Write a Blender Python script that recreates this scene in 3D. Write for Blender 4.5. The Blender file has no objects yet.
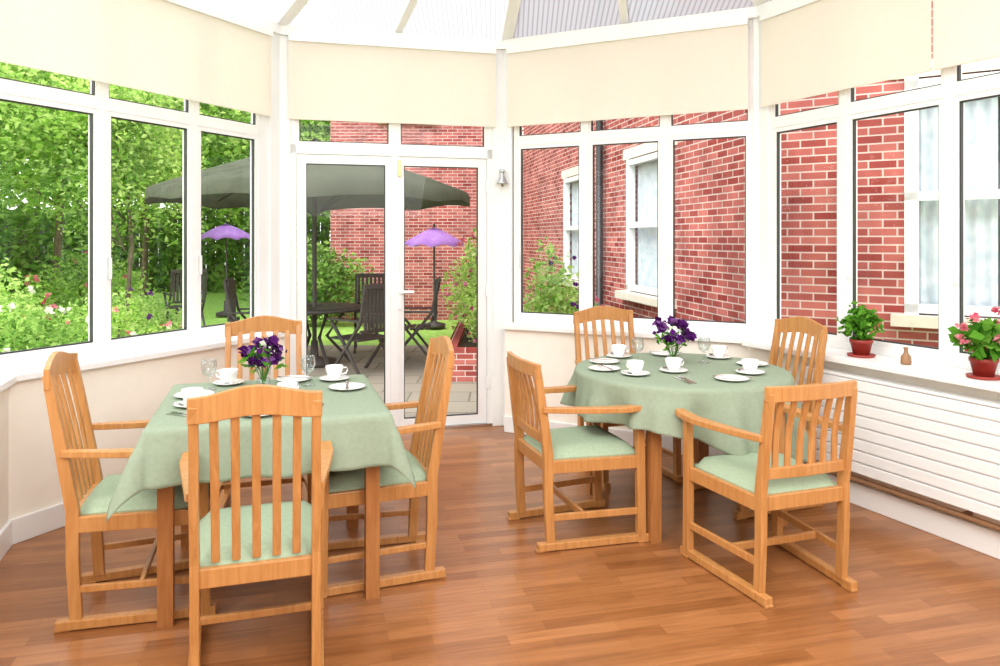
import bpy, math, random
from math import sin, cos, pi, radians, hypot, atan2, sqrt
from mathutils import Vector, Matrix
random.seed(7)
scn = bpy.context.scene
try:
    scn.view_settings.view_transform = 'Standard'
    scn.view_settings.look = 'None'
except Exception: pass
COL = scn.collection

# ------------------------------------------------------------ materials
def new_mat(name):
    m = bpy.data.materials.new(name); m.use_nodes = True
    nt = m.node_tree; nt.nodes.clear()
    out = nt.nodes.new('ShaderNodeOutputMaterial')
    return m, nt, out
def N(nt, t, **kw):
    n = nt.nodes.new(t)
    for k, v in kw.items():
        if k in n.inputs: n.inputs[k].default_value = v
        else: setattr(n, k, v)
    return n
def c4(c): return (c[0], c[1], c[2], 1)
def srgb(r, g, b):
    f = lambda v: ((v/255+0.055)/1.055)**2.4 if v/255 > 0.04045 else v/255/12.92
    return (f(r), f(g), f(b))
def simple(name, col, rough=0.5, metal=0, noise=0.04, nscale=8, spec=0.5, coat=0):
    m, nt, out = new_mat(name)
    b = N(nt, 'ShaderNodeBsdfPrincipled', Roughness=rough, Metallic=metal)
    b.inputs['Specular IOR Level'].default_value = spec
    b.inputs['Coat Weight'].default_value = coat
    tc = N(nt, 'ShaderNodeTexCoord'); nz = N(nt, 'ShaderNodeTexNoise', Scale=nscale, Detail=3)
    nt.links.new(tc.outputs['Object'], nz.inputs['Vector'])
    r = N(nt, 'ShaderNodeValToRGB')
    r.color_ramp.elements[0].position = .3; r.color_ramp.elements[1].position = .7
    r.color_ramp.elements[0].color = c4([max(0, x*(1-noise*2)) for x in col])
    r.color_ramp.elements[1].color = c4([min(1, x*(1+noise)) for x in col])
    nt.links.new(nz.outputs['Fac'], r.inputs['Fac']); nt.links.new(r.outputs['Color'], b.inputs['Base Color'])
    nt.links.new(b.outputs[0], out.inputs[0])
    return m
def wood_mat(name, ca, cb, axis=(1, 1, .08), rough=.35):
    m, nt, out = new_mat(name)
    tc = N(nt, 'ShaderNodeTexCoord'); mp = N(nt, 'ShaderNodeMapping'); mp.inputs['Scale'].default_value = [a*60 for a in axis]
    nz = N(nt, 'ShaderNodeTexNoise', Scale=1.0, Detail=5, Distortion=.6)
    r = N(nt, 'ShaderNodeValToRGB'); r.color_ramp.elements[0].position = .3; r.color_ramp.elements[1].position = .72
    r.color_ramp.elements[0].color = c4(ca); r.color_ramp.elements[1].color = c4(cb)
    b = N(nt, 'ShaderNodeBsdfPrincipled', Roughness=rough)
    nt.links.new(tc.outputs['Object'], mp.inputs['Vector']); nt.links.new(mp.outputs[0], nz.inputs['Vector'])
    nt.links.new(nz.outputs['Fac'], r.inputs['Fac']); nt.links.new(r.outputs['Color'], b.inputs['Base Color'])
    nt.links.new(b.outputs[0], out.inputs[0]); return m
def glass_mat(name, base=.02, edge=.3, power=3.0, tint=(1, 1, 1)):
    # thin clear glass: mostly see-through, reflective towards grazing angles
    m, nt, out = new_mat(name)
    t = N(nt, 'ShaderNodeBsdfTransparent'); t.inputs[0].default_value = c4(tint)
    g = N(nt, 'ShaderNodeBsdfGlossy', Roughness=.01)
    mx = N(nt, 'ShaderNodeMixShader')
    lw = N(nt, 'ShaderNodeLayerWeight', Blend=.5)
    pw = N(nt, 'ShaderNodeMath', operation='POWER'); pw.inputs[1].default_value = power
    mt = N(nt, 'ShaderNodeMath', operation='MULTIPLY_ADD'); mt.inputs[1].default_value = edge; mt.inputs[2].default_value = base
    nt.links.new(lw.outputs['Facing'], pw.inputs[0]); nt.links.new(pw.outputs[0], mt.inputs[0]); nt.links.new(mt.outputs[0], mx.inputs[0])
    nt.links.new(t.outputs[0], mx.inputs[1]); nt.links.new(g.outputs[0], mx.inputs[2]); nt.links.new(mx.outputs[0], out.inputs[0])
    return m
def leaf_mat(name, cols, transl=.45):
    m, nt, out = new_mat(name)
    g = N(nt, 'ShaderNodeNewGeometry'); r = N(nt, 'ShaderNodeValToRGB')
    els = r.color_ramp.elements
    els[0].color = c4(cols[0]); els[1].color = c4(cols[-1])
    for i, c in enumerate(cols[1:-1]):
        e = els.new((i+1)/(len(cols)-1)); e.color = c4(c)
    tc = N(nt, 'ShaderNodeTexCoord'); nz = N(nt, 'ShaderNodeTexNoise', Scale=1.1, Detail=2)
    r2 = N(nt, 'ShaderNodeValToRGB'); r2.color_ramp.elements[0].position = .35; r2.color_ramp.elements[1].position = .65
    r2.color_ramp.elements[0].color = (.72, .8, .68, 1); r2.color_ramp.elements[1].color = (1.3, 1.25, 1.15, 1)
    mm = N(nt, 'ShaderNodeMix', data_type='RGBA', blend_type='MULTIPLY'); mm.inputs[0].default_value = 1
    d = N(nt, 'ShaderNodeBsdfDiffuse'); t = N(nt, 'ShaderNodeBsdfTranslucent'); mx = N(nt, 'ShaderNodeMixShader', Fac=transl)
    L = nt.links.new
    L(tc.outputs['Object'], nz.inputs[0]); L(nz.outputs['Fac'], r2.inputs[0])
    L(g.outputs['Random Per Island'], r.inputs['Fac']); L(r.outputs[0], mm.inputs[6]); L(r2.outputs[0], mm.inputs[7])
    L(mm.outputs[2], d.inputs[0]); L(mm.outputs[2], t.inputs[0])
    L(d.outputs[0], mx.inputs[1]); L(t.outputs[0], mx.inputs[2]); L(mx.outputs[0], out.inputs[0])
    return m

M = {}
M['upvc'] = simple('white_upvc', (.86, .86, .85), .3, noise=.01)
M['gasket'] = simple('black_gasket', (.03, .03, .03), .5)
M['wall'] = simple('cream_paint', srgb(246, 238, 225), .7, noise=.015)
M['trim'] = simple('white_gloss_paint', (.86, .85, .83), .3, noise=.01)
M['wood'] = wood_mat('beech_wood', srgb(176, 118, 62), srgb(198, 142, 84))
M['tablewood'] = wood_mat('table_wood', srgb(156, 98, 50), srgb(178, 120, 68))
M['china'] = simple('white_china', (.88, .87, .85), .12, noise=.005)
M['steel'] = simple('stainless_steel', (.6, .6, .6), .2, metal=1)
M['chrome'] = simple('brass_metal', (.5, .36, .16), .3, metal=1)
M['glass'] = glass_mat('window_glass', .015, .35, 3.5)
M['wineglass'] = glass_mat('drinking_glass', .07, .7, 2.0, (.95, .97, .97))
M['copper'] = simple('painted_pipe_brown', srgb(150, 110, 75), .5)
M['terracotta'] = simple('red_terracotta_pot', srgb(150, 46, 36), .5)
M['soil'] = simple('potting_soil', (.05, .03, .02), .9)
M['leaf'] = leaf_mat('leaf_green', [srgb(85, 125, 55), srgb(125, 165, 80), srgb(175, 205, 120), srgb(105, 150, 70)], .5)
M['leafdark'] = leaf_mat('leaf_dark_green', [srgb(70, 100, 52), srgb(110, 145, 78), srgb(145, 175, 105)])
M['leafbright'] = leaf_mat('leaf_bright_green', [srgb(135, 180, 80), srgb(185, 215, 120), srgb(215, 232, 160), srgb(110, 155, 70)], .55)
M['potleaf'] = leaf_mat('houseplant_leaf', [srgb(60, 120, 35), srgb(100, 160, 55), srgb(130, 185, 80)])
M['purple'] = leaf_mat('purple_petal', [srgb(80, 30, 110), srgb(115, 48, 145), srgb(70, 25, 85), srgb(160, 105, 185)], .3)
M['pink'] = leaf_mat('pink_petal', [srgb(230, 120, 150), srgb(245, 170, 185), srgb(220, 80, 120)], .3)
M['white_petal'] = leaf_mat('white_petal', [(.75, .75, .7), (.8, .8, .78), (.72, .75, .62)], .3)
M['red_petal'] = leaf_mat('red_petal', [srgb(200, 80, 100), srgb(215, 130, 165), srgb(170, 80, 140)], .3)
M['bark'] = simple('tree_bark', srgb(120, 105, 85), .9, noise=.2)
M['rattan'] = simple('dark_garden_furniture', srgb(72, 66, 64), .6)
M['stone'] = simple('stone_sill', srgb(225, 215, 200), .8)
M['fence'] = simple('weathered_fence', srgb(125, 128, 105), .9, noise=.15)
M['black'] = simple('black_downpipe', (.02, .02, .022), .4)
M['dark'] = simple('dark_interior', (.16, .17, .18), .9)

def fabric(name, c1, c2, scale=60, transl=0.0, rough=.9, pattern=False):
    m, nt, out = new_mat(name)
    tc = N(nt, 'ShaderNodeTexCoord')
    if pattern:
        nz = N(nt, 'ShaderNodeTexVoronoi', Scale=scale)
        fac = nz.outputs['Distance']
    else:
        nz = N(nt, 'ShaderNodeTexNoise', Scale=scale, Detail=2); fac = nz.outputs['Fac']
    r = N(nt, 'ShaderNodeValToRGB'); r.color_ramp.elements[0].position = .3; r.color_ramp.elements[1].position = .7
    r.color_ramp.elements[0].color = c4(c1); r.color_ramp.elements[1].color = c4(c2)
    nt.links.new(tc.outputs['Object'], nz.inputs['Vector']); nt.links.new(fac, r.inputs['Fac'])
    d = N(nt, 'ShaderNodeBsdfDiffuse'); nt.links.new(r.outputs[0], d.inputs[0])
    if transl > 0:
        t = N(nt, 'ShaderNodeBsdfTranslucent'); nt.links.new(r.outputs[0], t.inputs[0])
        mx = N(nt, 'ShaderNodeMixShader', Fac=transl)
        nt.links.new(d.outputs[0], mx.inputs[1]); nt.links.new(t.outputs[0], mx.inputs[2]); nt.links.new(mx.outputs[0], out.inputs[0])
    else: nt.links.new(d.outputs[0], out.inputs[0])
    return m
M['cloth'] = fabric('sage_tablecloth', srgb(146, 158, 136), srgb(152, 164, 142), 60, .06)
M['cushion'] = fabric('sage_cushion', srgb(164, 180, 152), srgb(158, 174, 147), 90, 0, pattern=True)
M['blind'] = fabric('cream_roller_blind', srgb(248, 241, 230), srgb(250, 243, 233), 30, .32)
M['canopy'] = fabric('grey_green_canopy', srgb(84, 88, 74), srgb(98, 102, 87), 5, .2)
M['lilac'] = fabric('lilac_canopy', srgb(170, 120, 205), srgb(190, 145, 220), 5, .4)
M['curtain'] = fabric('pale_curtain', srgb(190, 205, 215), srgb(225, 232, 238), 8, .1)

# floor
def floor_mat():
    m, nt, out = new_mat('wood_strip_floor')
    tc = N(nt, 'ShaderNodeTexCoord'); mp = N(nt, 'ShaderNodeMapping'); mp.inputs['Rotation'].default_value = (0, 0, radians(-14))
    br = N(nt, 'ShaderNodeTexBrick', Scale=1.0); br.offset = .37; br.offset_frequency = 2
    br.inputs['Brick Width'].default_value = .42; br.inputs['Row Height'].default_value = .068; br.inputs['Mortar Size'].default_value = .0008
    br.inputs['Color1'].default_value = (0, 0, 0, 1); br.inputs['Color2'].default_value = (1, 1, 1, 1); br.inputs['Mortar'].default_value = (.0, .0, .0, 1)
    br.inputs['Bias'].default_value = 0
    r = N(nt, 'ShaderNodeValToRGB')
    r.color_ramp.elements[0].color = c4(srgb(140, 87, 47)); r.color_ramp.elements[1].color = c4(srgb(171, 114, 69))
    mp2 = N(nt, 'ShaderNodeMapping'); mp2.inputs['Scale'].default_value = (3, 45, 1)
    nz = N(nt, 'ShaderNodeTexNoise', Scale=1.0, Detail=6, Distortion=.8)
    r2 = N(nt, 'ShaderNodeValToRGB'); r2.color_ramp.elements[0].position = .3; r2.color_ramp.elements[1].position = .7
    r2.color_ramp.elements[0].color = (.76, .71, .66, 1); r2.color_ramp.elements[1].color = (1.08, 1.08, 1.08, 1)
    mx = N(nt, 'ShaderNodeMix', data_type='RGBA', blend_type='MULTIPLY'); mx.inputs[0].default_value = 1
    b = N(nt, 'ShaderNodeBsdfPrincipled', Roughness=.28)
    b.inputs['Specular IOR Level'].default_value = .5
    L = nt.links.new
    L(tc.outputs['Object'], mp.inputs[0]); L(mp.outputs[0], br.inputs[0]); L(br.outputs['Color'], r.inputs[0])
    L(mp.outputs[0], mp2.inputs[0]); L(mp2.outputs[0], nz.inputs[0]); L(nz.outputs['Fac'], r2.inputs[0])
    L(r.outputs[0], mx.inputs[6]); L(r2.outputs[0], mx.inputs[7]); L(mx.outputs[2], b.inputs['Base Color']); L(b.outputs[0], out.inputs[0])
    return m
M['floor'] = floor_mat()
def brick_mat():
    m, nt, out = new_mat('red_brickwork')
    tc = N(nt, 'ShaderNodeTexCoord'); sp = N(nt, 'ShaderNodeSeparateXYZ'); cb = N(nt, 'ShaderNodeCombineXYZ')
    br = N(nt, 'ShaderNodeTexBrick', Scale=1.0); br.offset = .5
    br.inputs['Brick Width'].default_value = .19; br.inputs['Row Height'].default_value = .062; br.inputs['Mortar Size'].default_value = .006
    br.inputs['Color1'].default_value = c4(srgb(146, 66, 62)); br.inputs['Color2'].default_value = c4(srgb(190, 112, 104)); br.inputs['Mortar'].default_value = c4(srgb(208, 186, 178))
    nz = N(nt, 'ShaderNodeTexNoise', Scale=2.5, Detail=6); r = N(nt, 'ShaderNodeValToRGB')
    r.color_ramp.elements[0].position = .35; r.color_ramp.elements[1].position = .65
    r.color_ramp.elements[0].color = (.74, .74, .76, 1); r.color_ramp.elements[1].color = (1.15, 1.15, 1.15, 1)
    mx = N(nt, 'ShaderNodeMix', data_type='RGBA', blend_type='MULTIPLY'); mx.inputs[0].default_value = 1
    b = N(nt, 'ShaderNodeBsdfDiffuse'); L = nt.links.new
    bp = N(nt, 'ShaderNodeBump', Strength=.5, Distance=.01); bp.invert = True
    L(br.outputs['Fac'], bp.inputs['Height']); L(bp.outputs[0], b.inputs['Normal'])
    L(tc.outputs['Object'], sp.inputs[0]); L(sp.outputs[0], cb.inputs[0]); L(sp.outputs[2], cb.inputs[1]); L(cb.outputs[0], br.inputs[0])
    L(tc.outputs['Object'], nz.inputs[0]); L(nz.outputs['Fac'], r.inputs[0]); L(br.outputs['Color'], mx.inputs[6]); L(r.outputs[0], mx.inputs[7])
    L(mx.outputs[2], b.inputs[0]); L(b.outputs[0], out.inputs[0]); return m
M['brick'] = brick_mat()
def ground_mat(name, c1, c2, scale, paving=False):
    m, nt, out = new_mat(name)
    tc = N(nt, 'ShaderNodeTexCoord'); b = N(nt, 'ShaderNodeBsdfDiffuse'); L = nt.links.new
    if paving:
        br = N(nt, 'ShaderNodeTexBrick', Scale=1.0); br.inputs['Brick Width'].default_value = .6; br.inputs['Row Height'].default_value = .45; br.inputs['Mortar Size'].default_value = .012
        br.inputs['Color1'].default_value = c4(c1); br.inputs['Color2'].default_value = c4(c2); br.inputs['Mortar'].default_value = c4([x*.6 for x in c1])
        L(tc.outputs['Object'], br.inputs[0]); L(br.outputs['Color'], b.inputs[0])
    else:
        nz = N(nt, 'ShaderNodeTexNoise', Scale=scale, Detail=5); r = N(nt, 'ShaderNodeValToRGB')
        r.color_ramp.elements[0].position = .3; r.color_ramp.elements[1].position = .7
        r.color_ramp.elements[0].color = c4(c1); r.color_ramp.elements[1].color = c4(c2)
        L(tc.outputs['Object'], nz.inputs[0]); L(nz.outputs['Fac'], r.inputs[0]); L(r.outputs[0], b.inputs[0])
    L(b.outputs[0], out.inputs[0]); return m
M['lawn'] = ground_mat('lawn_grass', srgb(135, 175, 80), srgb(170, 205, 110), 12)
M['patio'] = ground_mat('patio_paving', srgb(165, 155, 140), srgb(148, 140, 128), 1, True)
def poly_mat(name, tint, tr, stripe, dark=.6):
    m, nt, out = new_mat(name)
    tc = N(nt, 'ShaderNodeTexCoord'); wv = N(nt, 'ShaderNodeTexWave', Scale=stripe, Distortion=0); wv.bands_direction = 'X'
    r = N(nt, 'ShaderNodeValToRGB'); r.color_ramp.elements[0].position = .0; r.color_ramp.elements[1].position = .45
    r.color_ramp.elements[0].color = c4([x*dark for x in tint]); r.color_ramp.elements[1].color = c4(tint)
    t = N(nt, 'ShaderNodeBsdfTranslucent'); tp = N(nt, 'ShaderNodeBsdfTransparent'); mx = N(nt, 'ShaderNodeMixShader', Fac=tr); L = nt.links.new
    L(tc.outputs['Object'], wv.inputs[0]); L(wv.outputs['Fac'], r.inputs[0]); L(r.outputs[0], t.inputs[0]); L(r.outputs[0], tp.inputs[0])
    L(t.outputs[0], mx.inputs[1]); L(tp.outputs[0], mx.inputs[2]); L(mx.outputs[0], out.inputs[0]); return m
M['poly'] = poly_mat('polycarbonate_clear', (.52, .53, .53), .25, 9, .72)
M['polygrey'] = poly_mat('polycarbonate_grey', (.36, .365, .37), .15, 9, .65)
M['polyback'] = poly_mat('polycarbonate_opal', (.85, .85, .85), .5, 9, .8)

# ------------------------------------------------------------ mesh builder
class MB:
    def __init__(s): s.v = []; s.f = []; s.m = []; s.sm = []; s.mats = []
    def mi(s, mat):
        if mat not in s.mats: s.mats.append(mat)
        return s.mats.index(mat)
    def add(s, vs, fs, mat, smooth=False):
        o = len(s.v); k = s.mi(mat)
        s.v += [tuple(v) for v in vs]
        for f in fs: s.f.append([o+i for i in f]); s.m.append(k); s.sm.append(smooth)
    def box(s, c, sz, mat, rz=0):
        cx, cy, cz = c; a, b, h = sz[0]/2, sz[1]/2, sz[2]/2; vs = []
        for z in (-h, h):
            for x, y in ((-a, -b), (a, -b), (a, b), (-a, b)):
                vs.append((cx+x*cos(rz)-y*sin(rz), cy+x*sin(rz)+y*cos(rz), cz+z))
        s.add(vs, [(3, 2, 1, 0), (4, 5, 6, 7), (0, 1, 5, 4), (1, 2, 6, 5), (2, 3, 7, 6), (3, 0, 4, 7)], mat)
    def prism(s, pts, z0, z1, mat):
        n = len(pts); vs = [(p[0], p[1], z0) for p in pts]+[(p[0], p[1], z1) for p in pts]
        fs = [tuple(range(n))[::-1], tuple(range(n, 2*n))]+[(i, (i+1) % n, n+(i+1) % n, n+i) for i in range(n)]
        s.add(vs, fs, mat)
    def sweep(s, path, w, h, mat, side=None):
        P = [Vector(p) for p in path]; n = len(P); vs = []
        for i, p in enumerate(P):
            t = (P[min(i+1, n-1)]-P[max(i-1, 0)]).normalized()
            sd = Vector(side) if side else t.cross(Vector((0, 0, 1)))
            if sd.length < 1e-4: sd = Vector((1, 0, 0))
            sd = (sd-t*sd.dot(t)).normalized(); u = sd.cross(t)
            ww = w[i] if isinstance(w, (list, tuple)) else w; hh = h[i] if isinstance(h, (list, tuple)) else h
            for a, b in ((-1, -1), (1, -1), (1, 1), (-1, 1)): vs.append(p+sd*a*ww/2+u*b*hh/2)
        fs = [(3, 2, 1, 0), tuple(4*(n-1)+k for k in range(4))]
        for i in range(n-1):
            for k in range(4): fs.append((4*i+k, 4*i+(k+1) % 4, 4*i+4+(k+1) % 4, 4*i+4+k))
        s.add(vs, fs, mat)
    def tube(s, path, r, mat, seg=8):
        P = [Vector(p) for p in path]; n = len(P); vs = []
        for i, p in enumerate(P):
            t = (P[min(i+1, n-1)]-P[max(i-1, 0)]).normalized()
            a = t.cross(Vector((0, 0, 1)));
            if a.length < 1e-3: a = t.cross(Vector((0, 1, 0)))
            a.normalize(); b = t.cross(a); rr = r[i] if isinstance(r, (list, tuple)) else r
            for k in range(seg): vs.append(p+(a*cos(2*pi*k/seg)+b*sin(2*pi*k/seg))*rr)
        fs = [tuple(range(seg)), tuple(range((n-1)*seg, n*seg))[::-1]]
        for i in range(n-1):
            for k in range(seg): fs.append((i*seg+k, i*seg+(k+1) % seg, (i+1)*seg+(k+1) % seg, (i+1)*seg+k))
        s.add(vs, fs, mat, True)
    def lathe(s, prof, c, mat, seg=24):
        vs = []; n = len(prof)
        for r, z in prof:
            for k in range(seg): vs.append((c[0]+r*cos(2*pi*k/seg), c[1]+r*sin(2*pi*k/seg), c[2]+z))
        fs = []
        for i in range(n-1):
            for k in range(seg): fs.append((i*seg+k, i*seg+(k+1) % seg, (i+1)*seg+(k+1) % seg, (i+1)*seg+k))
        s.add(vs, fs, mat, True)
    def leaves(s, c, rad, n, size, mat, shell=.5, asp=.55, up=False, box=False):
        vs = []; fs = []
        rnd = random.random; g = random.gauss
        for i in range(n):
            if box: p = Vector((rnd()*2-1, rnd()*2-1, rnd()*2-1)); p = Vector((c[0]+p.x*rad[0], c[1]+p.y*rad[1], c[2]+p.z*rad[2]))
            else:
                d = Vector((g(0, 1), g(0, 1), g(0, 1))).normalized(); r = shell+(1-shell)*rnd()
                r *= 1+.12*sin(5*d.x+3*d.z)+.1*sin(7*d.y+c[0])
                p = Vector((c[0]+d.x*rad[0]*r, c[1]+d.y*rad[1]*r, c[2]+d.z*rad[2]*r))
            a = Vector((g(0, 1), g(0, 1), g(0, .6))).normalized(); b = a.cross(Vector((g(0, 1), g(0, 1), g(0, 1)))).normalized()
            if up: a = Vector((g(0, .35), g(0, .35), 1)).normalized(); b = a.cross(Vector((g(0, 1), g(0, 1), .1))).normalized()
            sz = size*(.6+.8*rnd()); k = a.cross(b)*sz*.12
            o = len(vs)
            vs += [p-a*sz/2, p+b*sz*asp/2+k, p+a*sz/2, p-b*sz*asp/2+k]; fs.append((o, o+1, o+2, o+3))
        s.add(vs, fs, mat)
    def obj(s, name, loc=(0, 0, 0), rz=0, bevel=0, parent=None, mesh=None):
        me = bpy.data.meshes.new(name); me.from_pydata(s.v, [], s.f)
        for m in s.mats: me.materials.append(m)
        me.polygons.foreach_set('material_index', s.m); me.polygons.foreach_set('use_smooth', s.sm); me.update()
        return place(me, name, loc, rz, bevel, parent)
def place(me, name, loc=(0, 0, 0), rz=0, bevel=0, parent=None):
    o = bpy.data.objects.new(name, me); COL.objects.link(o); o.location = loc; o.rotation_euler = (0, 0, rz)
    if bevel:
        b = o.modifiers.new('bevel', 'BEVEL'); b.width = bevel; b.segments = 2; b.limit_method = 'ANGLE'; b.angle_limit = radians(50)
    if parent: o.parent = parent
    return o

# ------------------------------------------------------------ room outline
C = Vector((-1.59, 5.38)); A = Vector((.02, 5.81)); B = Vector((1.72, 4.955))
E = C+Vector((-.443, -.896))*2.04
G = E+Vector((.33, -.945))*2.3; G0 = Vector((G.x, -1.6))
R = B+Vector((.418, -.908))*4.6; R0 = Vector((R.x, -1.6))
PT = [G0, G, E, C, A, B, R, R0]; NP = len(PT)
def offpoly(d):
    res = []
    for i in range(NP):
        p = PT[i]; a = (p-PT[i-1]).normalized(); b = (PT[(i+1) % NP]-p).normalized()
        n1 = Vector((a.y, -a.x)); n2 = Vector((b.y, -b.x)); res.append(p+(n1+n2)*d/(1+n1.dot(n2)))
    return res
def seg(i):
    p = PT[i]; q = PT[(i+1) % NP]; d = (q-p); L = d.length; d.normalize(); return p, d, Vector((d.y, -d.x)), L
def band(mb, i, d0, d1, z0, z1, mat):
    a = offpoly(d0); b = offpoly(d1); j = (i+1) % NP
    mb.prism([a[i], a[j], b[j], b[i]], z0, z1, mat)
def sbox(mb, i, u0, u1, d0, d1, z0, z1, mat):
    p, d, n, L = seg(i)
    mb.prism([p+d*u0+n*d0, p+d*u1+n*d0, p+d*u1+n*d1, p+d*u0+n*d1], z0, z1, mat)
def spt(i, u, dn, z): p, d, n, L = seg(i); q = p+d*u+n*dn; return Vector((q.x, q.y, z))

ZS = .80; ZE = 2.90; OFF = .16
mb = MB(); mb.prism(offpoly(-.09)[::-1], -.12, 0, M['floor']); mb.obj('floor')
names = {0: 'wall_left_side', 1: 'wall_left_near', 2: 'wall_left', 4: 'wall_far_right', 5: 'wall_right', 6: 'wall_right_side', 7: 'wall_back'}
for i, nm in names.items():
    mb = MB()
    if i in (0, 6, 7): band(mb, i, -.25, -.0, 0, 3.0, M['wall'])
    elif i == 4:
        p, d, n, L = seg(4); a = offpoly(OFF); q0 = p+d*.10
        mb.prism([q0-n*.08, PT[5]-n*.08, a[5], q0+n*OFF], 0, ZS-.03, M['wall'])
    elif i == 2:
        p, d, n, L = seg(2); a = offpoly(OFF); q1 = p+d*(L-.10)
        mb.prism([PT[2]-n*.08, q1-n*.08, q1+n*OFF, a[2]], 0, ZS-.03, M['wall'])
    else: band(mb, i, -.08, OFF, 0, ZS-.03, M['wall'])
    mb.obj(nm)
# sills
for i, nm in ((1, 'trim_1'), (2, 'trim_2'), (4, 'trim_3'), (5, 'trim_4')):
    mb = MB(); ov = .27 if i == 5 else .20
    a = offpoly(ov); j = i+1
    p, d, n, L = seg(i); s0 = a[i]; e0 = a[j]; s1 = PT[i]; e1 = PT[j]
    if i == 4: s0 = p+d*.09+n*.20; s1 = p+d*.09
    if i == 2: e0 = p+d*(L-.09)+n*.20; e1 = p+d*(L-.09)
    if i == 5: s0 = p+d*.12+n*.27
    if i == 4: e0 = offpoly(.2)[5]
    mb.prism([s1, e1, e0, s0], ZS-.03, ZS+.005, M['trim']); mb.obj(nm, bevel=.005)
# baseboards
for i, nm in ((1, 'baseboard_left_near'), (2, 'baseboard_left'), (4, 'baseboard_far_right'), (5, 'baseboard_right')):
    mb = MB(); a = offpoly(OFF); b = offpoly(OFF+.018); p, d, n, L = seg(i); j = i+1
    s0, e0, s1, e1 = a[i], a[j], b[i], b[j]
    if i == 4: s0 = p+d*.10+n*OFF; s1 = p+d*.10+n*(OFF+.018)
    if i == 2: e0 = p+d*(L-.1)+n*OFF; e1 = p+d*(L-.1)+n*(OFF+.018)
    mb.prism([s0, e0, e1, s1], 0, .12, M['trim']); mb.obj(nm, bevel=.004)
# corner posts  (corner index, z0, half-width on previous side, on next side)
for k, (ci, z0, wa, wb) in enumerate(((1, ZS, .085, .085), (2, ZS, .06, .06), (3, 0, .10, .085), (4, 0, .085, .085), (5, ZS, .045, .085))):
    mb = MB(); a = offpoly(.02); b = offpoly(-.08); p1, d1, n1, L1 = seg(ci-1); p2, d2, n2, L2 = seg(ci)
    pin = [PT[ci]-d1*wa+n1*.02, a[ci], PT[ci]+d2*wb+n2*.02, PT[ci]+d2*wb-n2*.08, b[ci], PT[ci]-d1*wa-n1*.08]
    mb.prism(pin, z0, ZE+.05, M['upvc'])
    mb.obj('trim_%d' % (5+k), bevel=.006)
# eaves
mb = MB()
for i in range(1, 6): band(mb, i, -.10, .05, ZE, ZE+.07, M['upvc'])
mb.obj('trim_10')

def pane(mb, i, u0, u1, z0, z1, sash=.032, opening=True):
    w = sash
    for (a, b, c, d) in ((u0, u0+w, z0, z1), (u1-w, u1, z0, z1), (u0+w, u1-w, z0, z0+w), (u0+w, u1-w, z1-w, z1)):
        sbox(mb, i, a, b, -.05, -.005, c, d, M['upvc'])
    g = .007; U0, U1, Z0, Z1 = u0+w, u1-w, z0+w, z1-w
    for (a, b, c, d) in ((U0, U0+g, Z0, Z1), (U1-g, U1, Z0, Z1), (U0+g, U1-g, Z0, Z0+g), (U0+g, U1-g, Z1-g, Z1)):
        sbox(mb, i, a, b, -.032, -.012, c, d, M['gasket'])
    q = [spt(i, U0, -.025, Z0), spt(i, U1, -.025, Z0), spt(i, U1, -.025, Z1), spt(i, U0, -.025, Z1)]
    mb.add(q, [(0, 1, 2, 3)], M['glass'])
def window(name, i, us):
    mb = MB(); zt = 2.185
    us = list(us); u0, u1 = us[0], us[-1]
    sbox(mb, i, u0, u1, -.07, .0, ZS+.005, ZS+.05, M['upvc'])
    sbox(mb, i, u0, u1, -.07, .0, zt-.025, zt+.03, M['upvc'])
    sbox(mb, i, u0, u1, -.07, .0, ZE-.05, ZE, M['upvc'])
    for u in us:
        w = .024
        a, b = max(u-w, u0), min(u+w, u1)
        sbox(mb, i, a, b, -.07, .003, ZS+.05, ZE-.05, M['upvc'])
    for a, b in zip(us[:-1], us[1:]):
        pane(mb, i, a+.024, b-.024, ZS+.05, zt-.025, .028)
        pane(mb, i, a+.024, b-.024, zt+.03, ZE-.05, .016)
        sbox(mb, i, a+.03, a+.046, -.005, .012, 1.22, 1.34, M['upvc'])
    return mb.obj(name)
L1 = seg(1)[3]; L2 = seg(2)[3]; L4 = seg(4)[3]; L5 = seg(5)[3]
window('window_1', 1, [.08, .62, 1.16, 1.70, 2.22])
window('window_2', 2, [.06, L2-1.37, L2-.74, L2-.17])
window('window_3', 4, [.10, .68, 1.27, L4-.04])
window('window_4', 5, [.08, .66, 1.29, 1.96, 2.59, 3.22, 3.85, L5-.08])
mb = MB(); sbox(mb, 2, L2-.17, L2-.095, -.07, .0, ZS+.005, ZE, M['upvc']); mb.obj('trim_11')
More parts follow.
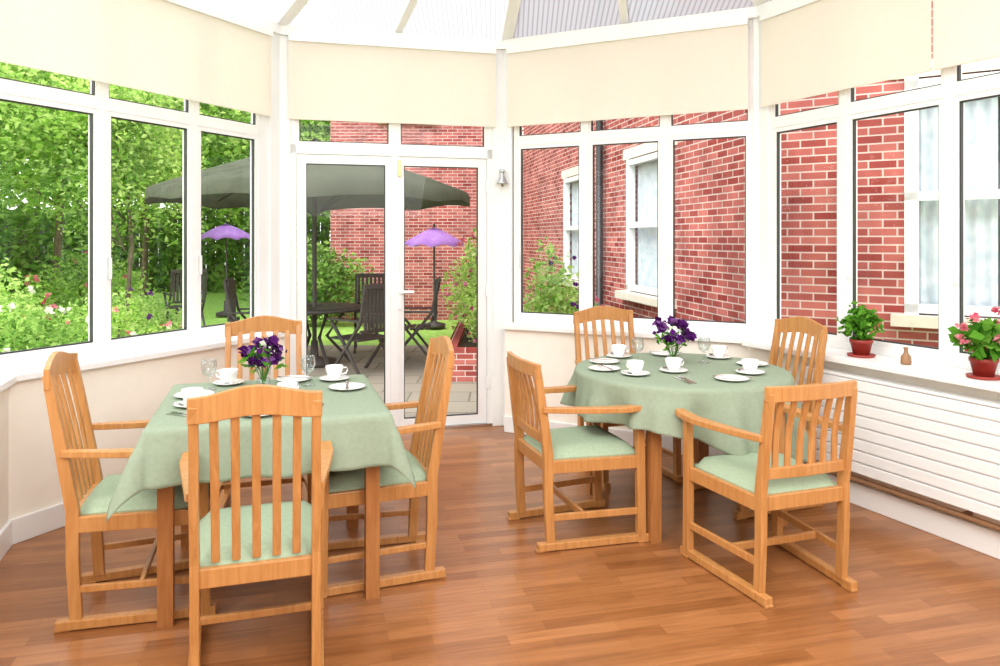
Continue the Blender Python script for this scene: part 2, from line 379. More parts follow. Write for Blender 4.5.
# door
def door():
    mb = MB(); p, d, n, L = seg(3); u0, u1 = .085, L-.085; mid = u0+(u1-u0)*.5-.0
    for a, b in ((u0, u0+.04), (u1-.04, u1)): sbox(mb, 3, a, b, -.07, .01, 0, ZE, M['upvc'])
    sbox(mb, 3, u0, u1, -.07, .01, 2.06, 2.13, M['upvc']); sbox(mb, 3, u0, u1, -.07, .0, ZE-.04, ZE, M['upvc'])
    sbox(mb, 3, u0, u1, -.08, .02, 0, .025, M['steel'])
    sbox(mb, 3, mid-.025, mid+.025, -.07, .0, 2.13, ZE-.04, M['upvc'])
    pane(mb, 3, u0+.04, mid-.025, 2.13, ZE-.04, .02); pane(mb, 3, mid+.025, u1-.04, 2.13, ZE-.04, .02)
    pane(mb, 3, u0+.042, mid-.003, .027, 2.058, .066); pane(mb, 3, mid+.003, u1-.042, .027, 2.058, .066)
    sbox(mb, 3, mid-.03, mid+.03, -.01, .012, .027, 2.058, M['upvc'])
    sbox(mb, 3, mid+.02, mid+.05, .012, .022, .92, 1.14, M['upvc']); sbox(mb, 3, mid+.025, mid+.14, .03, .045, 1.04, 1.06, M['upvc'])
    sbox(mb, 3, mid+.03, mid+.045, .012, .04, 1.04, 1.06, M['upvc'])
    sbox(mb, 3, mid+.02, mid+.045, .01, .03, 1.91, 2.03, M['chrome'])
    for z in (.3, 1.0, 1.8): sbox(mb, 3, u1-.055, u1-.03, .008, .022, z, z+.09, M['upvc'])
    mb.obj('door_1')
door()
# blinds
def blind(i, u0, u1, dn=.055):
    mb = MB(); sbox(mb, i, u0, u1, dn, dn+.002, 2.315, ZE-.02, M['blind']); sbox(mb, i, u0, u1, dn-.004, dn+.008, 2.298, 2.318, M['blind'])
    sbox(mb, i, u0, u1, .03, .075, ZE-.045, ZE+.005, M['upvc'])
    mb.obj('roller_blind')
blind(1, .12, L1-.1); blind(2, .07, L2-.13); blind(3, .07, seg(3)[3]-.07); blind(4, .07, L4-.07)
blind(5, .07, 1.24); blind(5, 1.25, 2.50); blind(5, 2.51, 4.4)
# roof
AP = Vector((.35, 3.1, 3.95)); AP0 = Vector((.35, -1.6, 3.95)); ez = ZE+.07
O = offpoly(-.12)
def v3(p, z): return Vector((p.x, p.y, z))
mb = MB()
for i in (1, 2, 3, 4, 5):
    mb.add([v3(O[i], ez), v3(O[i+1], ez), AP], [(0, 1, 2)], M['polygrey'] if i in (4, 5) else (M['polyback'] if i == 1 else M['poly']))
mb.add([v3(O[0], ez), v3(O[1], ez), AP, AP0], [(0, 1, 2, 3)], M['polyback']); mb.add([v3(O[6], ez), v3(O[7], ez), AP0, AP], [(0, 1, 2, 3)], M['polyback'])
mb.add([v3(O[7], ez-.1), v3(O[0], ez-.1), AP0], [(0, 1, 2)], M['wall'])
mb.obj('ceiling')
mb = MB()
for i in range(1, 7):
    mb.sweep([v3(O[i], ez-.02), AP-Vector((0, 0, .04))], .085, .09, M['upvc'])
    if i < 6:
        for t in ((.5,) if i != 5 else (.25, .5, .75)):
            q = O[i].lerp(O[i+1], t); mb.sweep([v3(q, ez-.02), AP-Vector((0, 0, .04))], .055, .06, M['upvc'])
for y in (2, .8, -.4):
    mb.sweep([(O[0].x, y, ez), (AP.x, y, AP.z-.04)], .05, .05, M['upvc']); mb.sweep([(O[7].x, y, ez), (AP.x, y, AP.z-.04)], .05, .05, M['upvc'])
mb.sweep([AP-Vector((0, 0, .03)), AP0-Vector((0, 0, .03))], .1, .12, M['upvc'])
mb.lathe([(.0, -.12), (.12, -.1), (.14, 0), (0, .02)], AP, M['upvc'])
mb.obj('roof_rafters')
# wall bell light
mb = MB(); q = Vector((offpoly(.022)[4].x, offpoly(.022)[4].y, 1.92))
mb.lathe([(0, .06), (.022, .055), (.022, .03), (0, .03)], q+Vector((0, -.03, 0)), M['steel'], 14)
mb.tube([q+Vector((0, 0, .045)), q+Vector((0, -.03, .045))], .008, M['steel'])
mb.lathe([(.012, .03), (.02, .0), (.045, -.05), (.048, -.055), (.042, -.055), (.015, -.005)], q+Vector((0, -.05, 0)), M['steel'], 18)
mb.tube([q+Vector((0, -.05, .0)), q+Vector((0, -.05, -.075))], .008, M['chrome'])
mb.obj('wall_lamp')
# radiator
mb = MB(); r0, r1 = .62, 3.3
sbox(mb, 5, r0, r1, OFF+.025, OFF+.085, .20, .70, M['trim'])
nsl = 8; h = .50/nsl
for k in range(nsl):
    z = .20+k*h; sbox(mb, 5, r0-.005, r1+.005, OFF+.083, OFF+.098, z+.004, z+h-.004, M['trim'])
sbox(mb, 5, r0-.01, r1+.01, OFF+.02, OFF+.10, .70, .715, M['trim'])
sbox(mb, 5, r0+.1, r0+.14, OFF, OFF+.03, .3, .6, M['trim']); sbox(mb, 5, r1-.14, r1-.1, OFF, OFF+.03, .3, .6, M['trim'])
mb.obj('radiator', bevel=.003)
mb = MB(); mb.tube([spt(5, .35, OFF+.05, .155), spt(5, 4.3, OFF+.05, .155)], .014, M['copper'])
mb.tube([spt(5, .35, OFF+.05, .155), spt(5, .35, OFF+.05, .0)], .012, M['copper'])
for u in (.5, 1.5, 2.5, 3.5): sbox(mb, 5, u, u+.02, OFF, OFF+.05, .14, .17, M['copper'])
mb.obj('heating_pipe')

# ------------------------------------------------------------ chairs
def cushion(mb, w0, w1, d, z0, z1, yc, mat):
    n = 12; vs = []; fs = []
    for j in range(n+1):
        for i in range(n+1):
            u = -1+2*i/n; v = -1+2*j/n; w = (w0+(w1-w0)*(v+1)/2)/2
            e = max(abs(u), abs(v)); k = (1-e**8)**.5 if e < 1 else 0
            vs.append((u*w*(.97 if e < 1 else 1)*(1-.04*(abs(v)**6)), yc+v*d/2*(1-.04*(abs(u)**6)), z0+(z1-z0)*(.35+.65*k)+.008*(1-u*u)*(1-v*v)))
    for j in range(n):
        for i in range(n): a = j*(n+1)+i; fs.append((a, a+1, a+n+2, a+n+1))
    mb.add(vs, fs, mat, True)
    o = [vs[i] for i in range(n+1)]+[vs[j*(n+1)+n] for j in range(1, n+1)]+[vs[n*(n+1)+i] for i in range(n-1, -1, -1)]+[vs[j*(n+1)] for j in range(n-1, 0, -1)]
    b = [(p[0], p[1], z0) for p in o]; m = len(o)
    mb.add(o+b, [(i, (i+1) % m, m+(i+1) % m, m+i) for i in range(m)]+[tuple(range(m, 2*m))], mat, True)
def chair_mesh(high):
    mb = MB(); W = M['wood']; H = .965 if high else .86; rk = .17 if high else .13
    xr = .195 if high else .205; xf = .235 if high else .245; yr = -.235; yf = .225
    yb = lambda z: yr-(max(0, z-.44))*rk
    for sx in (-1, 1):
        mb.sweep([(sx*(xr+.005), yr-.055, .022), (sx*xf, yf+.04, .022)], .038, .034, W, side=(1, 0, 0))
        mb.box((sx*(xr+.004), yr-.03, .006), (.036, .06, .012), W); mb.box((sx*xf, yf+.01, .006), (.036, .06, .012), W)
        zs = [.03, .25, .44, .6, .8, H-.02]
        mb.sweep([(sx*(xr if z < .8 else xr-.003), yb(z)+(.012 if z < .1 else 0), z) for z in zs], .03, [.042, .044, .046, .042, .036, .03], W, side=(1, 0, 0))
        mb.sweep([(sx*xf, yf, .03), (sx*xf, yf-.005, .35), (sx*(xf+.008), yf-.01, .635)], .034, [.042, .042, .036], W, side=(1, 0, 0))
        ys = [yb(.64)+.0, -.12, .02, .14, .22, .265]
        mb.sweep([(sx*(xr+.012+(.05*min(1, k/3.))), y, .655-.012*sin(pi*k/5)) for k, y in enumerate(ys)], [.03, .042, .052, .056, .056, .046], .026, W, side=(1, 0, 0))
        mb.sweep([(sx*xr, yr, .385), (sx*xf, yf, .385)], .024, .06, W, side=(1, 0, 0))
        if high: mb.sweep([(sx*xr, yr, .145), (sx*xf, yf, .145)], .018, .026, W, side=(1, 0, 0))
    mb.box((0, yf, .385), (2*xf, .024, .06), W); mb.box((0, yr, .39), (2*xr, .026, .06), W)
    if high: mb.box((0, .0, .145), (xr+xf, .018, .026), W)
    else:
        for sx in (-1, 1): mb.sweep([(sx*xr, yr, .15), (sx*xf, yf, .15)], .018, .032, W, side=(1, 0, 0))
        mb.box((0, -.06, .15), (xr+xf-.02, .018, .032), W)
    n = 14; vs = []; fs = []
    zb = H-.075
    for i in range(n+1):
        t = -1+2*i/n; x = t*(xr+.0155)
        if high: zt = H+.034*(.5+.5*cos(pi*t))+.004; z_b = zb+.022*(.5+.5*cos(pi*t))
        else: zt = H+.006; z_b = H-.055
        y = yb(H-.04)-.022*(1-t*t)
        for (yy, zz) in ((y-.011, z_b), (y+.011, z_b), (y+.011, zt), (y-.011, zt)): vs.append((x, yy, zz))
    fs = [(3, 2, 1, 0), tuple(4*n+k for k in range(4))]
    for i in range(n):
        for k in range(4): fs.append((4*i+k, 4*i+(k+1) % 4, 4*i+4+(k+1) % 4, 4*i+4+k))
    mb.add(vs, fs, W)
    ns = 5 if high else 6; zl = .435 if high else .515
    if not high: mb.sweep([(-xr, yb(.5), .51), (0, yb(.5)-.012, .51), (xr, yb(.5), .51)], .02, .045, W, side=(0, 1, 0))
    for k in range(ns):
        t = -1+2*(k+1)/(ns+1); x = t*xr
        bow = .022*(1-t*t)
        zz = [zl, zl+.12, (zl+H)/2, H-.15, H-.05]
        mb.sweep([(x, yb(z)-bow*((z-zl)/(H-zl)) + (.018*sin(pi*(z-zl)/(H-zl)) if not high else .006*sin(pi*(z-zl)/(H-zl))), z) for z in zz], .028, .012, W, side=(1, 0, 0))
    cushion(mb, .38 if high else .40, .445 if high else .465, .455, .40, .462, -.0, M['cushion'])
    return mb
ch_hi = chair_mesh(True).obj('dining_armchair'); me_hi = ch_hi.data
ch_lo = chair_mesh(False).obj('slatback_armchair'); me_lo = ch_lo.data
bpy.data.objects.remove(ch_hi); bpy.data.objects.remove(ch_lo)
TU = Vector((.956, .292)); TV = Vector((-.292, .956)); T1 = Vector((-.97, 3.25)); T2 = Vector((.97, 4.03))
def put(me, nm, c, f, sx=1): o = place(me, nm, (c.x, c.y, 0), atan2(f.y, f.x)-pi/2, .0035); o.scale = (sx, 1, 1)
put(me_hi, 'dining_armchair', T1-TU*.49-TV*.07, TU)
put(me_hi, 'dining_armchair', T1+TU*.40-TV*.05, -TU)
put(me_hi, 'dining_armchair', T1-TV*.65-TU*.065, TV, .94)
put(me_hi, 'dining_armchair', T1+TV*.80-TU*.06, -TV)
put(me_lo, 'slatback_armchair', Vector((.385, 3.75)), Vector((.953, .30)))
put(me_lo, 'slatback_armchair', Vector((1.16, 3.28)), Vector((-.32, .947)))
put(me_hi, 'dining_armchair', Vector((1.40, 4.17)), Vector((-.957, -.29)))
put(me_hi, 'dining_armchair', Vector((.77, 4.63)), Vector((.28, -.96)))

# ------------------------------------------------------------ tables
T1 = Vector((-1.0, 3.30))
ang = atan2(TU.y, TU.x); ZT = .745
def table(c, half, rnd, nm):
    mb = MB(); W = M['tablewood']
    if rnd:
        mb.lathe([(0, ZT-.03), (half, ZT-.03), (half, ZT), (0, ZT)], (0, 0, 0), W, 48); l = .355; ap = .33
    else:
        mb.box((0, 0, ZT-.015), (2*half, 2*half, .03), W); l = half-.05; ap = l
    for sx in (-1, 1):
        for sy in (-1, 1): mb.box((sx*l, sy*l, (ZT-.03)/2), (.055, .055, ZT-.03), W)
        mb.box((sx*ap, 0, ZT-.07), (.022, 2*l, .07), W); mb.box((0, sx*ap, ZT-.07), (2*l, .022, .07), W)
    mb.obj(nm, (c.x, c.y, 0), ang)
def cloth(c, half, S, nm, rot=0, seed=0):
    n = 90; vs = []; fs = []; z0 = ZT+.004
    for j in range(n+1):
        for i in range(n+1):
            x = -S+2*S*i/n; y = -S+2*S*j/n
            bx = max(-half, min(half, x)); by = max(-half, min(half, y)); e = hypot(x-bx, y-by)
            if e < 1e-6: vs.append((x, y, z0)); continue
            nx, ny = (x-bx)/e, (y-by)/e
            corner = abs(nx*ny)*2
            k = min(1, e/.1); w = .012*sin(14*bx+seed)+.014*sin(13*by+2)+.016*sin(27*(bx-by)+1)+.055*corner
            R_ = .02
            if e < R_*1.57: a = e/R_; out = R_*sin(a); dz = R_*(1-cos(a))
            else: out = R_+(e-R_*1.57)*.15+w*k*(e/.25); dz = R_+(e-R_*1.57)*.98
            vs.append((bx+nx*out, by+ny*out, z0-dz))
    for j in range(n):
        for i in range(n): a = j*(n+1)+i; fs.append((a, a+1, a+n+2, a+n+1))
    mb = MB(); mb.add(vs, fs, M['cloth'], True); o = mb.obj(nm, (c.x, c.y, 0), ang+rot)
    sd = o.modifiers.new('thick', 'SOLIDIFY'); sd.thickness = .002; sd.offset = 1
def cloth_round(c, half, nm):
    vs = [(0, 0, ZT+.004)]; fs = []; K = 192; J = 26; z0 = ZT+.004
    for j in range(1, J+1):
        for k in range(K):
            th = 2*pi*k/K
            drop = .17+.22*max(0, cos(th-radians(-50)))**3+.12*max(0, cos(th-radians(128)))**3+.10*max(0, cos(th-radians(38)))**4+.05*max(0, cos(th-radians(-145)))**4
            if j <= 5: r = half*j/5; vs.append((r*cos(th), r*sin(th), z0)); continue
            e = drop*(j-5)/(J-5); R_ = .02; q = min(1, e/.12)
            w = (.034*sin(9*th+.6)+.018*sin(17*th+1.3)+.010*sin(31*th))*q
            if e < R_*1.57: a = e/R_; out = R_*sin(a); dz = R_*(1-cos(a))
            else: out = R_+(e-R_*1.57)*.16+w*(e/.22); dz = R_+(e-R_*1.57)*.98
            vs.append(((half+out)*cos(th), (half+out)*sin(th), z0-dz))
    for k in range(K): fs.append((0, 1+k, 1+(k+1) % K))
    for j in range(J-1):
        for k in range(K): fs.append((1+j*K+k, 1+(j+1)*K+k, 1+(j+1)*K+(k+1) % K, 1+j*K+(k+1) % K))
    mb = MB(); mb.add(vs, fs, M['cloth'], True); o = mb.obj(nm, (c.x, c.y, 0), 0)
    sd = o.modifiers.new('thick', 'SOLIDIFY'); sd.thickness = .002; sd.offset = 1
table(T1, .435, False, 'square_dining_table'); cloth(T1, .44, .44+.215, 'tablecloth', 0, .5)
table(T2, .54, True, 'round_dining_table'); cloth_round(T2, .545, 'tablecloth')
ZC = ZT+.0065
def tp(c, u, v): q = c+TU*u+TV*v; return (q.x, q.y, ZC)
def mk_cup():
    mb = MB(); m = M['china']
    mb.lathe([(0, .002), (.04, .002), (.07, .012), (.073, .015), (.068, .016), (.04, .008), (0, .007)], (0, 0, 0), m, 28)
    mb.lathe([(.022, .008), (.024, .012), (.034, .03), (.041, .05), (.043, .072), (.0405, .072), (.037, .045), (.02, .016), (0, .015)], (0, 0, 0), m, 28)
    mb.tube([(.04, 0, .062), (.058, 0, .062), (.064, 0, .048), (.056, 0, .034), (.036, 0, .03)], .004, m, 8)
    mb.tube([(-.03, .055, .017), (.05, .05, .019)], [.006, .002], M['steel'], 6); return mb
def mk_plate():
    mb = MB(); mb.lathe([(0, .001), (.05, .001), (.082, .012), (.084, .014), (.078, .0145), (.05, .005), (0, .004)], (0, 0, 0), M['china'], 32)
    mb.sweep([(.0, -.10, .02), (.0, .0, .019), (.0, .09, .018)], [.012, .010, .016], .004, M['steel'], side=(1, 0, 0)); return mb
def mk_glass():
    mb = MB(); mb.lathe([(0, .001), (.030, .001), (.031, .004), (.006, .008), (.004, .018), (.004, .05), (.010, .058), (.028, .075), (.035, .10), (.034, .125), (.030, .14), (.0285, .14), (.032, .125), (.033, .10), (.026, .077), (0, .060)], (0, 0, 0), M['wineglass'], 24); return mb
def mk_napkin():
    mb = MB(); mb.box((0, 0, .002), (.012, .18, .003), M['steel']); mb.box((.03, .0, .002), (.010, .18, .003), M['steel']); mb.box((0, -.06, .004), (.016, .07, .005), M['steel']); mb.box((.03, .07, .003), (.022, .05, .003), M['steel']); return mb
def proto(mbf, nm): o = mbf.obj(nm); me = o.data; bpy.data.objects.remove(o); return me
mc, mp_, mg, mn = proto(mk_cup(), 'cup'), proto(mk_plate(), 'plate'), proto(mk_glass(), 'glass'), proto(mk_napkin(), 'napkin')
for T, L_ in ((T1, [('c', -.32, -.10, 2.5), ('c', .29, .31, .2), ('c', -.20, .35, 3), ('c', .06, -.08, 1), ('p', .33, .08, 0.2), ('p', -.33, .10, .4), ('p', -.05, -.33, 1.5), ('p', .10, .35, 1.3), ('n', .14, -.30, 0), ('n', -.33, -.28, 1.2), ('g', .16, .22, 0), ('g', -.28, .24, 0)]),
              (T2, [('c', -.33, -.12, 2.2), ('c', -.16, .42, .2), ('c', .25, -.26, 1), ('c', .38, .22, .3), ('c', -.10, -.1, .4), ('p', -.42, .06, .3), ('p', .06, -.38, 1.4), ('p', .42, -.04, .2), ('p', -.32, .27, 1), ('p', .14, .42, 1.4), ('n', -.18, -.32, .2), ('g', -.14, .22, 0), ('g', .22, .12, 0)])):
    for k, u, v, r in L_:
        me, nm = {'c': (mc, 'teacup_and_saucer'), 'p': (mp_, 'side_plate'), 'g': (mg, 'drinking_glass'), 'n': (mn, 'cutlery_set')}[k]
        place(me, nm, tp(T, u, v), r)
def vase(loc, nm):
    mb = MB(); mb.lathe([(0, .002), (.028, .002), (.032, .01), (.03, .06), (.034, .10)], (0, 0, 0), M['wineglass'], 20)
    mb.lathe([(0, .006), (.027, .006), (.027, .05), (0, .05)], (0, 0, 0), M['wineglass'], 16)
    for k in range(12):
        a = k*.7; r = .03+.075*random.random(); h = .13+.10*random.random()
        mb.tube([(0, 0, .02), (r*.4*cos(a), r*.4*sin(a), .09), (r*cos(a), r*sin(a), h)], .0025, M['potleaf'], 5)
        for p in range(8):
            mb.leaves((r*cos(a), r*sin(a), h), (.022, .022, .02), 3, .042, M['purple'], .2, .8)
    mb.leaves((0, 0, .14), (.10, .10, .06), 55, .05, M['potleaf'], .3, .35)
    mb.leaves((0, 0, .18), (.12, .12, .055), 26, .034, M['purple'], .5, .8)
    mb.leaves((0, 0, .17), (.09, .09, .06), 12, .025, M['white_petal'], .6, .8)
    mb.obj(nm, loc)
vase(tp(T1, -.04, .20), 'flower_vase'); vase(tp(T2, .03, .13), 'flower_vase')
# sill plants
def pot(loc, nm, geranium):
    mb = MB(); mb.lathe([(0, 0), (.068, 0), (.072, .012), (.066, .012), (0, .006)], (0, 0, 0), M['terracotta'], 24)
    mb.lathe([(0, .006), (.04, .006), (.056, .075), (.06, .076), (.06, .092), (.054, .092), (.052, .08), (0, .08)], (0, 0, 0), M['terracotta'], 24)
    mb.lathe([(0, .081), (.052, .081)], (0, 0, 0), M['soil'], 20)
    if geranium:
        for k in range(14):
            a = k*.9; r = .05+.06*random.random(); h = .15+.12*random.random()
            mb.tube([(0, 0, .08), (r*.5*cos(a), r*.5*sin(a), .13), (r*cos(a), r*sin(a), h)], .003, M['potleaf'], 5)
        mb.leaves((0, 0, .18), (.125, .115, .10), 190, .055, M['potleaf'], .3, .9)
        for q in ((-.06, -.03, .28), (.05, -.05, .25), (.07, 0, .31), (-.11, -.02, .18), (.02, -.08, .19), (-.12, -.04, .24)):
            mb.leaves(q, (.024, .024, .02), 18, .026, M['pink'], .4, .9)
    else:
        mb.leaves((0, 0, .18), (.105, .105, .095), 460, .038, M['potleaf'], .3, .7)
        for k in range(8): mb.tube([(0, 0, .08), (.05*cos(k), .05*sin(k), .16)], .003, M['potleaf'], 5)
    mb.obj(nm, loc)
pot(spt(5, .89, .135, ZS+.006), 'potted_houseplant', False); pot(spt(5, 1.575, .165, ZS+.006), 'potted_geranium', True)
mb = MB(); mb.lathe([(0, 0), (.024, 0), (.026, .01), (.024, .04), (.012, .055), (.009, .075), (.012, .078), (.012, .085), (0, .087)], (0, 0, 0), M['copper'], 18)
mb.obj('ceramic_ornament', spt(5, 1.17, .15, ZS+.006))

# ------------------------------------------------------------ outdoors
GZ = -.12
mb = MB(); mb.add([(-30, -6, GZ-.03), (30, -6, GZ-.03), (30, 40, GZ-.03), (-30, 40, GZ-.03)], [(0, 1, 2, 3)], M['lawn']); mb.obj('lawn')
mb = MB(); mb.prism([(-4.2, 5), (1.9, 5), (1.9, 6.1), (1.05, 11.0), (-4.2, 11.0)], GZ-.03, GZ, M['patio']); mb.obj('patio')

def brick_wall(nm, p0, p1, H, holes, th=.25):
    p0 = Vector(p0); p1 = Vector(p1); d = p1-p0; L = d.length; rz = atan2(d.y, d.x)
    xs = sorted(set([0, L]+[h[0] for h in holes]+[h[1] for h in holes])); zs = sorted(set([0, H]+[h[2] for h in holes]+[h[3] for h in holes]))
    mb = MB(); W = M['brick']
    for a, b in zip(xs[:-1], xs[1:]):
        for c, e in zip(zs[:-1], zs[1:]):
            if any(h[0] <= (a+b)/2 <= h[1] and h[2] <= (c+e)/2 <= h[3] for h in holes): continue
            mb.box(((a+b)/2, th/2, (c+e)/2), (b-a, th, e-c), W)
    for (a, b, c, e) in holes:
        U = M['upvc']; w = .09; y = .03
        mb.box(((a+b)/2, -.02, c-.04), (b-a+.16, .2, .08), M['stone'])
        mb.box(((a+b)/2, -.002, e+.06), (b-a+.2, .02, .12), M['stone'])
        for xx in (a+w/2, b-w/2): mb.box((xx, y, (c+e)/2), (w, .08, e-c), U)
        for zz in (c+w/2, e-w/2, (c+e)/2): mb.box(((a+b)/2, y, zz), (b-a, .08, w*.7), U)
        mb.add([(a, y+.01, c), (b, y+.01, c), (b, y+.01, e), (a, y+.01, e)], [(0, 1, 2, 3)], M['glass'])
        for (ca, cb_) in ((a+.03, a+(b-a)*.45), (b-(b-a)*.45, b-.03)):
            n = 24; vs = []
            for i in range(n+1):
                x = ca+(cb_-ca)*i/n; yy = .12+.02*sin(i*1.6); vs += [(x, yy, c), (x, yy, e)]
            mb.add(vs, [(2*i, 2*i+2, 2*i+3, 2*i+1) for i in range(n)], M['curtain'], True)
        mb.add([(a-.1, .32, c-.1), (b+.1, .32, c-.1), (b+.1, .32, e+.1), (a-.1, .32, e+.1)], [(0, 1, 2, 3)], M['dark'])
    mb.obj(nm, (p0.x, p0.y, GZ-.03), rz); return p0, d.normalized()
K0 = Vector((.45, 14.6)); K1 = Vector((2.0, 6.0)); K2 = Vector((6.2, 3.35))
Lk = (K1-K0).length; dk = (K1-K0)/Lk
def tK(x, y): return (Vector((x, y))-K0).dot(dk)
t1 = tK(1.59, 8.15); t2 = tK(1.10, 11.0)
brick_wall('brick_house_wall', K0, K1, 7, [(t1-.68, t1+.68, .98, 2.52), (t2-.62, t2+.62, .98, 2.52), (t1-.68, t1+.68, 3.9, 5.3)])
brick_wall('brick_house_wall', K1, K2, 7, [(1.09, 2.35, 1.05, 2.75), (3.2, 4.3, 1.05, 2.75)])
brick_wall('brick_house_wall', (-3.3, 14.6), (.44, 14.6), 7, [(1.0, 2.0, 3.9, 5.3)])
mb = MB(); q = K0+dk*tK(1.33, 9.6)+Vector((-.98, -.18))*.08
mb.tube([(q.x, q.y, GZ), (q.x, q.y, 6.5)], .045, M['black'], 10); mb.obj('drainpipe')
# raised planter
mb = MB()
for (c, s) in (((-.15, 8.25, .06), (.9, .12, .36)), ((-.54, 9.6, .06), (.12, 2.6, .36)), ((-.15, 10.9, .06), (.9, .12, .36)), ((.24, 9.6, .06), (.12, 2.6, .36))): mb.box(c, s, M['brick'])
mb.box((-.15, 9.6, .03), (.75, 2.5, .3), M['soil']); mb.obj('raised_brick_planter')

def parasol(loc, R_, zr, za, mat, nm, n=8, drop=.12, rot=0, base=True):
    mb = MB(); vs = [(0, 0, za)]; m = 5
    for j in range(1, m+1):
        t = j/m
        for k in range(n*4):
            a = 2*pi*k/(n*4)+rot; f = abs(sin(a*n/2-rot*n/2)); r = R_*t*(1-.035*f*t); z = za+(zr-za)*(t**1.15)+.05*f*t
            vs.append((r*cos(a), r*sin(a), z))
    q = n*4
    for k in range(q): vs.append((vs[1+(m-1)*q+k][0], vs[1+(m-1)*q+k][1], vs[1+(m-1)*q+k][2]-drop))
    fs = [(0, 1+k, 1+(k+1) % q) for k in range(q)]
    for j in range(m):
        for k in range(q): fs.append((1+j*q+k, 1+j*q+(k+1) % q, 1+(j+1)*q+(k+1) % q, 1+(j+1)*q+k))
    mb.add(vs, fs, mat, True)
    for k in range(n):
        a = 2*pi*k/n+rot; mb.tube([(0, 0, za-.03), (R_*.97*cos(a), R_*.97*sin(a), zr-.01)], .012, M['rattan'], 5)
        if R_ > 1: mb.tube([(0, 0, zr-.25), (R_*.45*cos(a), R_*.45*sin(a), za+(zr-za)*.42-.02)], .01, M['rattan'], 5)
    mb.tube([(0, 0, GZ), (0, 0, za+.06)], .028 if R_ > 1 else .018, M['rattan'], 10)
    br = .28 if R_ > 1 else .2
    mb.lathe([(0, GZ), (br, GZ), (br, GZ+.06), (.05, GZ+.1), (.04, GZ+.3), (0, GZ+.3)], (0, 0, 0), M['rattan'], 20)
    mb.obj(nm, loc)
parasol((-2.3, 9.3, 0), 1.95, 1.97, 2.62, M['canopy'], 'garden_parasol', 8, rot=.2)
parasol((-5.55, 15.2, 0), .50, 1.46, 1.74, M['lilac'], 'lilac_parasol', 8, .05)
parasol((-1.16, 13.2, 0), .52, 1.34, 1.64, M['lilac'], 'lilac_parasol', 8, .05)
def gchair():
    mb = MB(); D = M['rattan']
    for sx in (-.27, .27):
        mb.sweep([(sx, .25, 0), (sx, -.1, .4), (sx, -.28, .62), (sx, -.36, 1.02)], .03, .03, D, side=(1, 0, 0))
        mb.sweep([(sx, -.3, 0), (sx, .02, .4), (sx, .22, .62)], .03, .03, D, side=(1, 0, 0))
        mb.sweep([(sx, -.3, .64), (sx, .27, .64)], .05, .02, D, side=(1, 0, 0))
    for k in range(8): mb.box((0, -.22+k*.065, .42), (.52, .045, .02), D)
    for k in range(9): mb.box((-.23+k*.0575, -.32, .78), (.035, .02, .5), D)
    mb.box((0, -.355, 1.03), (.56, .03, .05), D); mb.box((0, -.28, .52), (.54, .03, .04), D)
    return mb
mgc = proto(gchair(), 'gc')
for (x, y, a) in ((-1.60, 8.7, .9), (-1.15, 9.7, 1.6), (-1.75, 10.5, 3.3), (-3.1, 9.6, -1.4), (-5.3, 12.6, .6)): place(mgc, 'garden_chair', (x, y, GZ), a)
mb = MB(); D = M['rattan']
mb.lathe([(.04, .68), (.6, .68), (.62, .70), (.6, .72), (.04, .72), (.04, .68)], (0, 0, GZ), D, 32)
for k in range(4): a = k*pi/2+.6; mb.sweep([(.48*cos(a), .48*sin(a), GZ), (.16*cos(a), .16*sin(a), GZ+.35), (.42*cos(a), .42*sin(a), GZ+.68)], .035, .035, D)
mb.obj('garden_table', (-2.3, 9.3, 0))

def bush(nm, c, rad, n, size, mat, flowers=None, fn=0, fs=.05, up=False, fl2=None):
    mb = MB(); mb.leaves(c, rad, n, size, mat, .35, .55, up)
    for k in range(5):
        a = random.random()*6.28; mb.tube([(c[0], c[1], GZ), (c[0]+rad[0]*.5*cos(a), c[1]+rad[1]*.5*sin(a), c[2])], .015, M['bark'], 5)
    if flowers:
        for k in range(fn):
            d = Vector((random.gauss(0, 1), random.gauss(0, 1)-.6, random.gauss(0, 1)+.2)).normalized()
            mb.leaves((c[0]+d.x*rad[0], c[1]+d.y*rad[1], c[2]+d.z*rad[2]), (fs*.6,)*3, 8, fs, (fl2 if fl2 and k % 2 else flowers), .3, .9)
    mb.obj(nm)
def tree(nm, x, y, h, r, n, size, mat, tr=.16):
    mb = MB(); mb.tube([(x, y, GZ), (x+.1, y, h*.3), (x-.05, y+.1, h*.6)], [tr, tr*.75, tr*.45], M['bark'], 8)
    for k in range(9):
        a = random.random()*6.28; z = h*(.25+.3*random.random()); e = (x+r*.7*cos(a), y+r*.7*sin(a), z+h*.25)
        mb.tube([(x, y, z), ((x+e[0])/2, (y+e[1])/2, z+h*.1), e], [tr*.35, tr*.25, .012], M['bark'], 6)
        mb.leaves(e, (r*.6, r*.6, r*.45), n//10, size, mat, .2, .55)
    mb.leaves((x, y, h*.66), (r, r, h*.38), n, size, mat, .3, .55)
    mb.obj(nm)
tree('garden_tree', -8.3, 10.8, 5.4, 2.0, 11000, .10, M['leafbright'], .08)
tree('garden_tree', -8.6, 14.5, 7.5, 2.6, 12000, .16, M['leafbright'], .1)
tree('garden_tree', -12.0, 12.0, 7.0, 2.5, 7000, .18, M['leaf'], .1)
tree('garden_tree', -5.4, 18.5, 6.0, 2.6, 10000, .16, M['leafbright'], .1)
tree('garden_tree', -5.9, 11.8, 4.4, 1.3, 7000, .09, M['leafbright'], .05)
tree('garden_tree', -2.6, 20, 7.5, 3.0, 6000, .22, M['leaf'], .1)
tree('garden_tree', -9.5, 20, 9, 3.5, 9000, .22, M['leafbright'], .1)
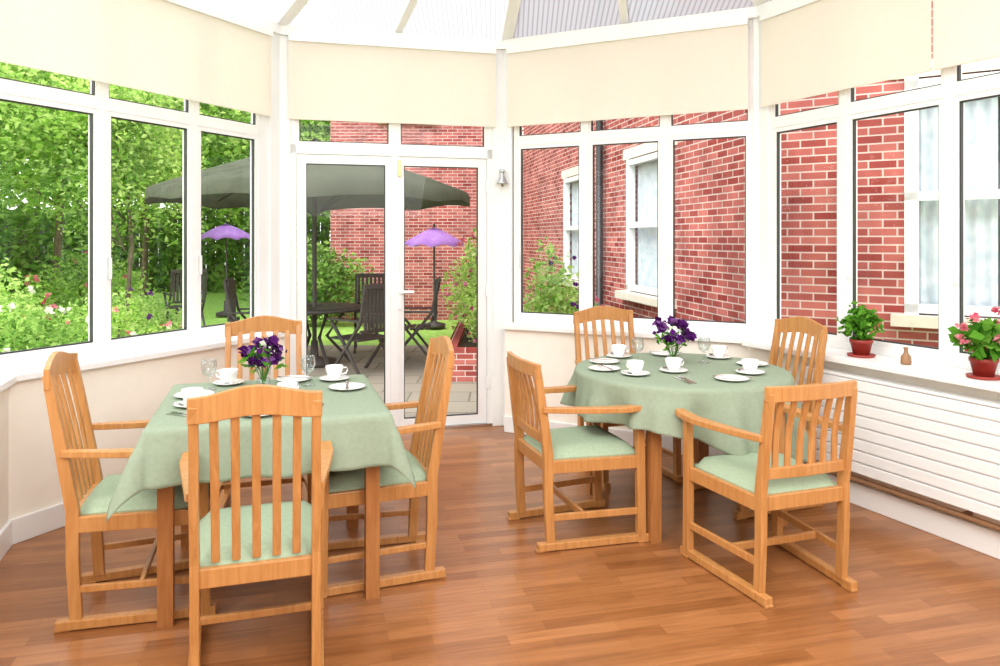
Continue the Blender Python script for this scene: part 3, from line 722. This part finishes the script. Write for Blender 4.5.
mb = MB(); mb.leaves((-10, 22.5, 2.4), (9, .6, 2.7), 16000, .28, M['leaf'], box=True); mb.leaves((-15.5, 13, 2.2), (.6, 8, 2.7), 11000, .27, M['leaf'], box=True)
mb.obj('garden_hedge')
mb = MB()
for k in range(60): mb.box((-19+k*.3, 23.6, 1.1), (.28, .03, 2.5), M['fence'])
for k in range(60): mb.box((-16.6, 5.5+k*.3, 1.1), (.03, .28, 2.5), M['fence'])
mb.obj('garden_fence')
bush('flowering_shrub', (-4.0, 6.3, .35), (.75, .6, .55), 4200, .055, M['leaf'], M['white_petal'], 36, .055)
bush('flowering_shrub', (-3.3, 7.4, .2), (.6, .6, .40), 3000, .055, M['leafbright'], M['white_petal'], 34, .05, fl2=M['pink'])
bush('flowering_shrub', (-5.3, 7.2, .6), (.9, .9, .8), 5000, .06, M['leafbright'], M['white_petal'], 36, .05, fl2=M['pink'])
bush('garden_bush', (-4.9, 9.6, .3), (.9, .7, .5), 3500, .06, M['leafbright'], M['pink'], 26, .05, fl2=M['purple'])
bush('garden_bush', (-7.4, 9.4, .7), (1.3, 1.0, 1.0), 5000, .08, M['leaf'], M['pink'], 22, .06)
bush('garden_bush', (-7.4, 13.6, .5), (1.2, .7, .7), 3000, .1, M['leafbright'], M['pink'], 14, .07)
bush('garden_bush', (-9.4, 8.4, 1.0), (1.5, 1.3, 1.4), 5200, .08, M['leaf'])
bush('flowering_shrub', (.52, 7.3, .55), (.38, .4, .85), 3200, .06, M['leafbright'], M['purple'], 12, .04)
bush('flowering_shrub', (-.1, 9.2, .65), (.38, .8, .55), 3600, .06, M['leafbright'], M['red_petal'], 34, .05)
bush('garden_bush', (-.25, 11.9, .6), (.6, .6, 1.0), 3000, .08, M['leafbright'], M['red_petal'], 12, .06)
bush('garden_bush', (-.2, 10.4, .8), (.4, .4, .7), 2200, .06, M['leafbright'], M['red_petal'], 12, .05)
bush('garden_bush', (.95, 8.6, .35), (.3, .7, .5), 2200, .07, M['leaf'], M['red_petal'], 16, .05)
bush('garden_bush', (-3.4, 13.6, .6), (1.2, .5, .8), 3500, .11, M['leaf'])

# ------------------------------------------------------------ light
w = bpy.data.worlds.new('sky'); scn.world = w; w.use_nodes = True; nt = w.node_tree; nt.nodes.clear()
o = nt.nodes.new('ShaderNodeOutputWorld'); b = nt.nodes.new('ShaderNodeBackground')
tc = nt.nodes.new('ShaderNodeTexCoord'); sp = nt.nodes.new('ShaderNodeSeparateXYZ'); r = nt.nodes.new('ShaderNodeValToRGB')
r.color_ramp.elements[0].position = 0; r.color_ramp.elements[0].color = (1, 1, .98, 1); r.color_ramp.elements[1].position = .6; r.color_ramp.elements[1].color = (.9, .95, 1, 1)
nt.links.new(tc.outputs['Generated'], sp.inputs[0]); nt.links.new(sp.outputs[2], r.inputs[0]); nt.links.new(r.outputs[0], b.inputs[0]); nt.links.new(b.outputs[0], o.inputs[0])
b.inputs[1].default_value = 3.3
def light(t, nm, loc, energy, target, **kw):
    l = bpy.data.lights.new(nm, t); l.energy = energy
    for k, v in kw.items(): setattr(l, k, v)
    ob = bpy.data.objects.new(nm, l); COL.objects.link(ob); ob.location = loc
    ob.rotation_euler = (Vector(target)-Vector(loc)).to_track_quat('-Z', 'Y').to_euler(); return ob
light('SUN', 'sun', (-6, -4, 12), 2.4, (0, 4, 0), angle=radians(25), color=(1, .96, .9))
light('AREA', 'added_fill_light', (.8, .2, 2.75), 90, (.2, 4.2, .6), size=2.2, color=(1, .98, .96))  # added fill light behind the camera, like bounced flash; not a room fixture

cam = bpy.data.cameras.new('camera'); co = bpy.data.objects.new('camera', cam); COL.objects.link(co)
co.location = (0, 0, 1.45); co.rotation_euler = (pi/2, 0, 0); cam.sensor_width = 36; cam.lens = 27; cam.shift_y = -.095; cam.clip_start = .05
scn.camera = co
